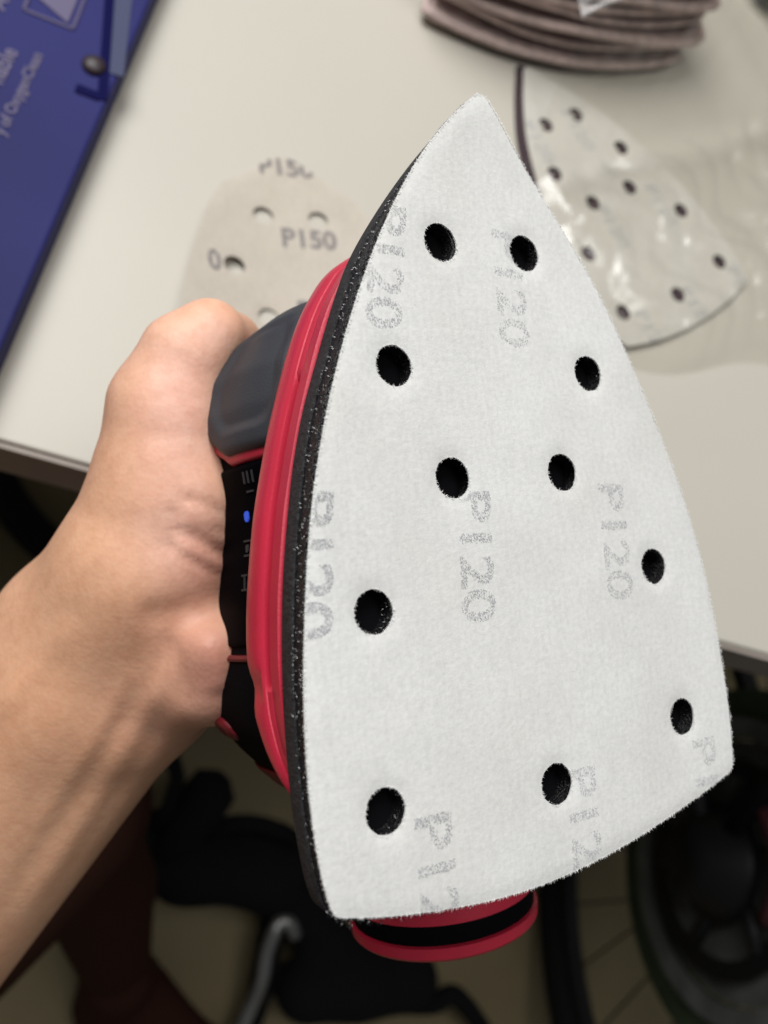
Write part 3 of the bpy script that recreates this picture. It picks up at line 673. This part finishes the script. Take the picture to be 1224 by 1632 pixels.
# loose sheet, curled up at its left side (local z points down)
def zloose(x, y): return -(0.2 + 11.0 * np.clip((-x - 8) / 42, 0, 1) ** 1.6 + 5.0 * np.clip((x - 12) / 40, 0, 1) ** 1.5 + 1.0 * np.exp(-((y - 30) / 30) ** 2)) - 0.8
loose = tag(empty('sanding_sheet', sheet_matrix((0.0097, 0.2440), (0.943, 0.333), TZ) @ Matrix.Diagonal((1.06, 1.0, 1.0, 1))), 'loose cream sanding sheet printed P150 lying curled on the bare table', 'sanding sheet')
BLUNT = mirror_outline([(0, 0.5), (4.5, 2.2), (10.2, 6.6), (18.0, 13), (25, 18.5), (30.5, 28.5), (35, 40), (39.5, 54), (42.3, 64), (45, 76), (47, 90), (48.3, 106), (49, 118), (49, 128), (48.2, 137), (46.5, 141.3), (42, 143), (27, 146.3), (10, 148), (0, 148.2)])
link('backing', sheet_mesh('backing', BLUNT, HOLES, 3.9, 0.7, 3.0, zloose), MAT['nap_loose'], loose)
for s, o, ln in (('P150', (-4.5, 43.5), 21), ('P150', (-9.5, 10.5), 21), ('P150', (-2.0, 75), 21), ('0', (-33.5, 58), 4.5)):
    fleck_text('grit_mark', s, o, (1, .0), (0, -1), ln, 8.5, zloose, BLUNT, HOLES, 3.9, [MAT['ink_loose']], loose, 900 if len(s) > 1 else 260, 0.45)
# bagged sheets
BO = (0.110688, 0.348729); BA = (0.714342, 0.699796)
def zbag(x, y): return -(0.9 + 0.6 * np.sin(x / 30) ** 2) - 1.6 + 0 * y
under = tag(empty('sanding_sheet', sheet_matrix((BO[0] - 0.0035, BO[1] + 0.001), (0.735, 0.678), TZ)), 'brown grit side sheet peeking out under the bagged P120 sheet', 'sanding sheet')
link('backing', sheet_mesh('backing', PAD, HOLES, 3.9, 0.9, 4.0, lambda x, y: -1.3 + 0 * x), MAT['under_grit'], under)
bag_sheet = tag(empty('sanding_sheet', sheet_matrix(BO, BA, TZ)), 'white P120 sanding sheet lying flat inside the clear plastic bag', 'sanding sheet')
link('backing', sheet_mesh('backing', PAD, HOLES, 3.9, 0.9, 4.0, zbag), MAT['nap_bag'], bag_sheet)
for o in ((-14, 76.8), (21, 77.2), (-24.5, 25), (2.6, 26), (-31.8, 129.8), (2, 130), (37, 132)):
    fleck_text('grit_mark', 'P120', o, (-1.2, 23), UP, 23.5, 7.6, zbag, PAD, HOLES, 3.9, [MAT['ink_light']], bag_sheet, 380, 0.4)
# stack of brown sheets in the bag
b0 = at(955, 138, TZ); dx = (at(1120, 62, TZ) - at(800, 118, TZ)).normalized(); inn = Vector((-dx.y, dx.x, 0))
NST = 10
for k in range(NST):
    cx_ = 0.003 * math.sin(k * 2.3) + 0.0015 * k; sk = 0.004 * math.cos(k * 1.7)
    zb = 3.5 + k * 5.6
    amp = 4.5 + 1.6 * math.sin(k * 1.3)
    def zs(x, y, zb=zb, amp=amp, k=k): return zb - amp * ((y - 74) / 74) ** 2 * (0.4 + 0.6 * min(1, k / 4)) + 1.6 * np.sin(x / 22 + k) + amp * 0.25 * (1 + np.sin(y / 19 + k * 2.1)) * (k > 0) - 1.0
    mw = Matrix([[inn.x, dx.x, 0, 0], [inn.y, dx.y, 0, 0], [0, 0, 1, TZ], [0, 0, 0, 1]]); mw.translation = Vector((b0.x, b0.y, TZ + 0.004)) - dx * (0.078 + sk) + inn * (0.052 + cx_)
    word = ['lowest', 'second from the bottom', 'third from the bottom', 'fourth from the bottom', 'fifth from the bottom', 'fifth from the top', 'fourth from the top', 'third from the top', 'second from the top', 'topmost'][k]
    lab = 'brown abrasive sheet, %s in the thick bagged stack' % word
    st_ = tag(empty('abrasive_sheet', mw), lab, 'sanding sheet', 'brown abrasive sheets stacked in the bag')
    link('backing', sheet_mesh('backing', PAD, HOLES, 3.9, 1.7, 5.0, zs, mats2=False), MAT['abr_edge'] if k % 3 == 0 else MAT['abrasive'], st_)
    link('fuzzy_edge', tube('fuzzy_edge', [(p[0] * MM, p[1] * MM, (float(zs(np.array([p[0]]), np.array([p[1]]))[0]) + 0.9) * MM) for p in resample(PAD, 5, True)], 0.0019, MAT['abr_edge'], None, 6, True).data, None, st_)
for o in [o for o in C.objects if o.name.startswith('fuzzy_edge') and o.parent is None]: bpy.data.objects.remove(o)

# clear bag: thin crumpled film over sheet and stack
def hnoise(x, y):
    v = 0
    for f, a, ph in ((0.045, 1.0, 0.3), (0.085, .8, 1.7), (0.16, .6, 4.1), (0.31, .2, 2.2)):
        v = v + a * np.abs(np.sin(f * (x * math.cos(ph) + y * math.sin(ph)) + 1.7 * np.sin(f * .7 * (y * math.cos(ph) - x * math.sin(ph)) + ph)))
    return v
cB = [at(890, 580, TZ), at(1330, 588, TZ), at(1360, -260, TZ), at(735, -60, TZ)]
nu, nv = 140, 170; V = []; Fc = []
sc_ = (Vector((b0.x, b0.y, 0)) + inn * 0.05)
for i in range(nv):
    for j in range(nu):
        u, v = j / (nu - 1), i / (nv - 1)
        p = (cB[0] * (1 - u) + cB[1] * u) * (1 - v) + (cB[3] * (1 - u) + cB[2] * u) * v
        if True:
            p = p + Vector((0.004 * math.sin(9 * v + 2 * u), 0.004 * math.sin(11 * u + 1), 0)) * (1 if (u in (0, 1) or v in (0, 1)) else 1)
        e = min(u, 1 - u, v, 1 - v); ed = min(1, e / 0.06)
        dd = Vector((p.x, p.y, 0)) - sc_; la = abs(dd.dot(dx)) / 0.092; lb = abs(dd.dot(inn)) / 0.066
        q = max(la, lb * 1.0); s = 1 - min(1, max(0, (q - 1.0) / 0.45)); s = s * s * (3 - 2 * s)
        z = 0.0006 + ed * (0.0045 + 0.0028 * float(hnoise(p.x * 1000, p.y * 1000))) + s * 0.068
        V.append((p.x, p.y, TZ + z))
for i in range(nv - 1):
    for j in range(nu - 1): Fc.append((i * nu + j, i * nu + j + 1, (i + 1) * nu + j + 1, (i + 1) * nu + j))
tag(link('plastic_bag', mesh('plastic_bag', V, Fc), film), 'clear crumpled plastic bag holding a white sheet and a brown stack', 'plastic bag')

# blue printed carton
BZ = TZ + 0.012
e0 = at(0, 560, BZ); e1 = at(240, 0, BZ); ed_ = (e1 - e0).normalized(); el = Vector((-ed_.y, ed_.x, 0))
o0 = e0 - ed_ * 0.045
bxm = Matrix([[ed_.x, el.x, 0, o0.x], [ed_.y, el.y, 0, o0.y], [0, 0, 1, TZ], [0, 0, 0, 1]])
carton = tag(empty('carton', bxm), 'blue printed carton with pale lettering lying flat on the table', 'box')
inv = bxm.inverted()
def onbox(px, py): q = inv @ at(px, py, BZ); return Vector((q.x, q.y))
bm = bmesh.new(); bm_box(bm, (0.36, 0.20, 0.012), (0.18, 0.10, 0.006), None, 0.0012); link('panel', from_bm('panel', bm, False), MAT['blue'], carton)
def flat_poly(name, pts, m_, z=0.0124, th=0.0006):
    bm = bmesh.new(); vs = [bm.verts.new((p.x, p.y, z)) for p in pts]; f = bm.faces.new(vs)
    if f.normal.z < 0: bmesh.ops.reverse_faces(bm, faces=[f])
    r = bmesh.ops.extrude_face_region(bm, geom=[f]); bmesh.ops.translate(bm, vec=(0, 0, -th), verts=[v for v in r['geom'] if isinstance(v, bmesh.types.BMVert)])
    return link(name, from_bm(name, bm, False), m_, carton)
def strip(name, a, b, wd, m_, z=0.0125):
    a, b = onbox(*a), onbox(*b); d = (b - a).normalized(); n = Vector((-d.y, d.x)) * wd / 2; return flat_poly(name, [a - n, b - n, b + n, a + n], m_, z)
strip('seam', (179, -60), (163, 160), 0.0036, MAT['navy'], 0.0126); strip('seam', (121, 141), (160, 156), 0.0036, MAT['navy'], 0.01262)
strip('pale_strip', (204, -60), (183, 120), 0.0062, MAT['strip'], 0.01245)
strip('logo_frame', (38, 16), (116, 47), 0.0012, MAT['lilac_soft']); strip('logo_frame', (116, 47), (142, -20), 0.0012, MAT['lilac_soft'], 0.01262); strip('logo_frame', (38, 16), (60, -40), 0.0012, MAT['lilac_soft'], 0.01264)
flat_poly('logo_triangle', [onbox(54, -8), onbox(108, 38), onbox(132, -20)], MAT['lilac'], 0.0125)
bm = bmesh.new(); bmesh.ops.create_uvsphere(bm, u_segments=20, v_segments=10, radius=1); q = onbox(150, 106)
bmesh.ops.transform(bm, matrix=Matrix.Translation((q.x, q.y, 0.0125)) @ Matrix.Diagonal((0.0044, 0.0044, 0.0022, 1)), verts=bm.verts); link('stud', from_bm('stud', bm), MAT['stud'], carton)
def box_text(s, pend, h, m_):
    v, t = text_tris(s); q = onbox(*pend); sc = h / v.max(0)[1]; v = v * sc; v[:, 0] -= v[:, 0].max()
    return link('lettering', mesh('lettering', [(q.x + a, q.y + b, 0.01235) for a, b in v], t, False), m_, carton)
box_text('y of OxygenClean', (75, 92), 0.0052, MAT['lilac']); box_text('hable', (30, 84), 0.0058, MAT['lilac']); box_text('A', (16, 2), 0.006, MAT['lilac'])

# dark green pouch at the far right of the table
bm = bmesh.new(); bmesh.ops.create_cube(bm, size=1); bmesh.ops.subdivide_edges(bm, edges=bm.edges, cuts=6, use_grid_fill=True)
for v in bm.verts:
    c = v.co * 2; n = c.normalized(); v.co = c.lerp(n * 1.25, 0.55) * 0.5; v.co.z *= 0.45 + 0.06 * math.sin(v.co.x * 9); v.co *= 0.075
pc = at(1262, -22, TZ); po = link('pouch', from_bm('pouch', bm), MAT['green']); po.location = (pc.x, pc.y, TZ + 0.017); tag(po, 'small dark green pouch on the table beyond the plastic bag', 'pouch')

# ------------------------------------------------------------------ floor things: bicycle, bag, tyre, flask
def circ(c, r, axis='x', n=48, a0=0, a1=2 * math.pi):
    out = []
    for i in range(n):
        a = a0 + (a1 - a0) * i / (n if a1 - a0 > 6.28 else n - 1); out.append((c[0], c[1] + r * math.cos(a), c[2] + r * math.sin(a)))
    return out
HX, HY, R_ = 0.605, 0.02, 0.37
bike = tag(empty('bicycle', Matrix.Translation((HX, HY, 0))), 'black bicycle standing on the tan floor beside the table', 'bicycle')
def disc(name, cx, y, z, r0, r1, m_, parent, th=0.003, n=48):
    bm = bmesh.new(); vs = []
    for x in (cx - th / 2, cx + th / 2):
        for r in (r0, r1): vs.append([bm.verts.new((x, y + r * math.cos(2 * math.pi * i / n), z + r * math.sin(2 * math.pi * i / n))) for i in range(n)])
    for i in range(n):
        j = (i + 1) % n
        for a, b in ((0, 1), (3, 2), (1, 3), (2, 0)): bm.faces.new((vs[a][i], vs[a][j], vs[b][j], vs[b][i]))
    return link(name, from_bm(name, bm, True, 40), m_, parent)
def wheel(y):
    wl = tube('wheel', circ((0, y, R_), R_ - 0.024, n=64), 0.0235, MAT['tyre'], bike, 12, True); wl.name = 'tyre'
    tube('rim', circ((0, y, R_), R_ - 0.050, n=64), 0.011, MAT['bikeblack'], bike, 8, True)
    for i in range(28):
        a = 2 * math.pi * i / 28; b = a + (0.35 if i % 2 else -0.35); s = 0.026 if i % 4 < 2 else -0.026
        tube('spoke', [(s, y + 0.028 * math.cos(b), R_ + 0.028 * math.sin(b)), (0, y + (R_ - .055) * math.cos(a), R_ + (R_ - .055) * math.sin(a))], 0.0013, MAT['spoke'], bike, 5)
    tube('hub', [(-0.055, y, R_), (-0.03, y, R_), (-0.028, y, R_), (0.03, y, R_), (0.055, y, R_)], [0.018, 0.018, 0.03, 0.03, 0.018], MAT['bikeblack'], bike, 16)
wheel(0); wheel(1.02)
disc('spoke_guard', -0.030, 0, R_, 0.112, 0.160, MAT['green'], bike); disc('guard_ring', -0.036, 0, R_, 0.113, 0.131, MAT['grey'], bike, 0.006)
disc('brake_disc', -0.046, 0, R_, 0.078, 0.094, MAT['bikeblack'], bike); disc('inner_guard', -0.028, 0, R_, 0.03, 0.111, MAT['grey'], bike)
for i in range(6):
    a = i * math.pi / 3; tube('disc_arm', [(-0.046, .03 * math.cos(a), R_ + .03 * math.sin(a)), (-0.046, .080 * math.cos(a + .45), R_ + .080 * math.sin(a + .45))], 0.0065, MAT['bikeblack'], bike, 8)
tube('hub_cap', [(-0.085, 0, R_), (-0.055, 0, R_), (-0.05, 0, R_)], [0.030, 0.042, 0.052], MAT['bikeblack'], bike, 20)
tube('hub_ring', [(-0.051, 0.070 * math.cos(a), R_ + 0.070 * math.sin(a)) for a in np.linspace(0.6, 2.2, 12)], 0.006, MAT['redanod'], bike, 8)
bb = (0, 0.42, 0.27); seat = (0, 0.32, 0.72); head = (0, 0.86, 0.70)
for nm, pts_, r in (('chain_stay', [(-.06, 0, R_), (-.05, .2, .29), bb], .012), ('chain_stay', [(.06, 0, R_), (.05, .2, .29), bb], .012), ('seat_stay', [(-.06, 0, R_), (-.03, .30, .66)], .009), ('seat_stay', [(.06, 0, R_), (.03, .30, .66)], .009),
                   ('seat_tube', [bb, seat], .017), ('top_tube', [(0, .33, .66), head], .018), ('down_tube', [bb, (0, .88, .62)], .02), ('fork', [(-.05, 1.02, R_), (-.045, .92, .6), (0, .88, .64)], .012), ('fork', [(.05, 1.02, R_), (.045, .92, .6), (0, .88, .64)], .012),
                   ('steerer', [(0, .88, .62), (0, .83, .86)], .016), ('handlebar', [(-.28, .80, .90), (-.1, .83, .87), (.1, .83, .87), (.28, .80, .90)], .013), ('crank', [(-.09, .42, .27), (-.10, .40, .10)], .011), ('crank', [(.09, .42, .27), (.10, .44, .44)], .011)):
    tube(nm, pts_, r, MAT['bikeblack'], bike, 10)
bm = bmesh.new(); bm_box(bm, (0.09, 0.06, 0.02), (-.15, .40, .10), None, .006); link('pedal', from_bm('pedal', bm), MAT['bikeblack'], bike)
bm = bmesh.new(); bm_box(bm, (0.09, 0.06, 0.02), (.15, .44, .44), None, .006); link('pedal', from_bm('pedal', bm), MAT['bikeblack'], bike)
bm = bmesh.new(); bm_box(bm, (0.13, 0.25, 0.05), (0, .30, .76), None, .022, 4); link('saddle', from_bm('saddle', bm), MAT['fabric'], bike)

# black strappy bag sprawled on the floor
bag = tag(empty('strappy_bag', Matrix.Translation(at(380, 1400, 0))), 'black bag with loose straps and a grey wire hook lying on the floor', 'bag')
bo = np.array(bag.matrix_world.translation)
def fl(px, py, z): return np.array(at(px, py, z)) - bo
prm = [(fl(215, 1330, .10), fl(300, 1370, .09), .028, .040, .02), (fl(300, 1370, .09), fl(430, 1395, .09), .040, .034, .02), (fl(430, 1400, .08), fl(490, 1460, .07), .032, .024, .02), (fl(490, 1460, .06), fl(570, 1560, .06), .024, .036, .02),
       (fl(490, 1575, .06), fl(650, 1560, .06), .034, .034, .02), (fl(400, 1340, .10), fl(470, 1380, .10), .012, .022, .01), (fl(440, 1450, .05), fl(405, 1620, .03), .016, .013, .01)]
Vb, Qb, _, _ = build_sdf([(a * 1000, b * 1000, ra * 1000, rb * 1000, k * 1000) for a, b, ra, rb, k in prm], (-320, -330, -60), (420, 200, 220), 5.0)
Vb = clean(Vb * MM, Qb); Vb[:, 2] = np.maximum(Vb[:, 2], 0.0015)
link('body', mesh('body', Vb, Qb), MAT['fabric'], bag)
tube('flap', [fl(255, 1365, .12), fl(285, 1330, .13), fl(318, 1285, .15), fl(345, 1250, .16), fl(358, 1235, .16)], [.012, .022, .026, .024, .008], MAT['fabric'], bag, 12)
tube('strap', [fl(*p) for p in ((225, 1330, .10), (268, 1290, .16), (283, 1240, .18), (272, 1195, .16), (255, 1170, .1))], .0075, MAT['fabric'], bag, 8)
tube('strap', [fl(*p) for p in ((230, 1340, .1), (205, 1270, .15), (215, 1210, .15), (240, 1190, .1))], .012, MAT['fabric'], bag, 8)
tube('strap', [fl(*p) for p in catmull([(325, 1345, .1), (350, 1318, .14), (400, 1312, .15), (450, 1325, .14), (480, 1345, .1)], 4)], .0085, MAT['fabric'], bag, 8)
tube('strap', [fl(*p) for p in catmull([(640, 1600, .03), (690, 1600, .05), (720, 1585, .06), (745, 1605, .05), (770, 1640, .03)], 5)], .011, MAT['fabric'], bag, 8)
tube('hook', [fl(*p) for p in catmull([(470, 1490, .09), (462, 1472, .10), (446, 1470, .10), (436, 1488, .10), (425, 1520, .09), (418, 1560, .08), (402, 1600, .06), (380, 1650, .05)], 5)], .0075, MAT['steel'], bag, 10)
f0, f1 = at(492, 1452, 0.021), at(497, 1548, 0.021); fd_ = (f1 - f0)
fo = empty('flask', Matrix.Translation((f0.x, f0.y, 0))); tag(fo, 'small grey flask lying on the floor beside the wire hook', 'flask')
fp = [Vector((0, 0, .021)) + fd_ * t for t in (0, .02, .62, .66, .70, .74, .98, 1.0)]
tube('shell', fp, [.016, .020, .020, .0205, .0205, .018, .018, .013], MAT['grey'], fo, 20)
tube('collar', [fp[2] + fd_ * .03, fp[2] + fd_ * .12], .0212, MAT['steel'], fo, 20)
# tyre under the table
ty = at(118, 770, 0.012)
tyo = tube('spare_tyre', [(0.23 * math.cos(a), 0.23 * math.sin(a), 0) for a in np.linspace(0, 2 * math.pi, 56, endpoint=False)], .022, MAT['tyre'], None, 10, True)
tyo.location = (ty.x + 0.10, ty.y + 0.12, 0.022); tag(tyo, 'black bicycle tyre lying on the floor under the table edge', 'tyre')
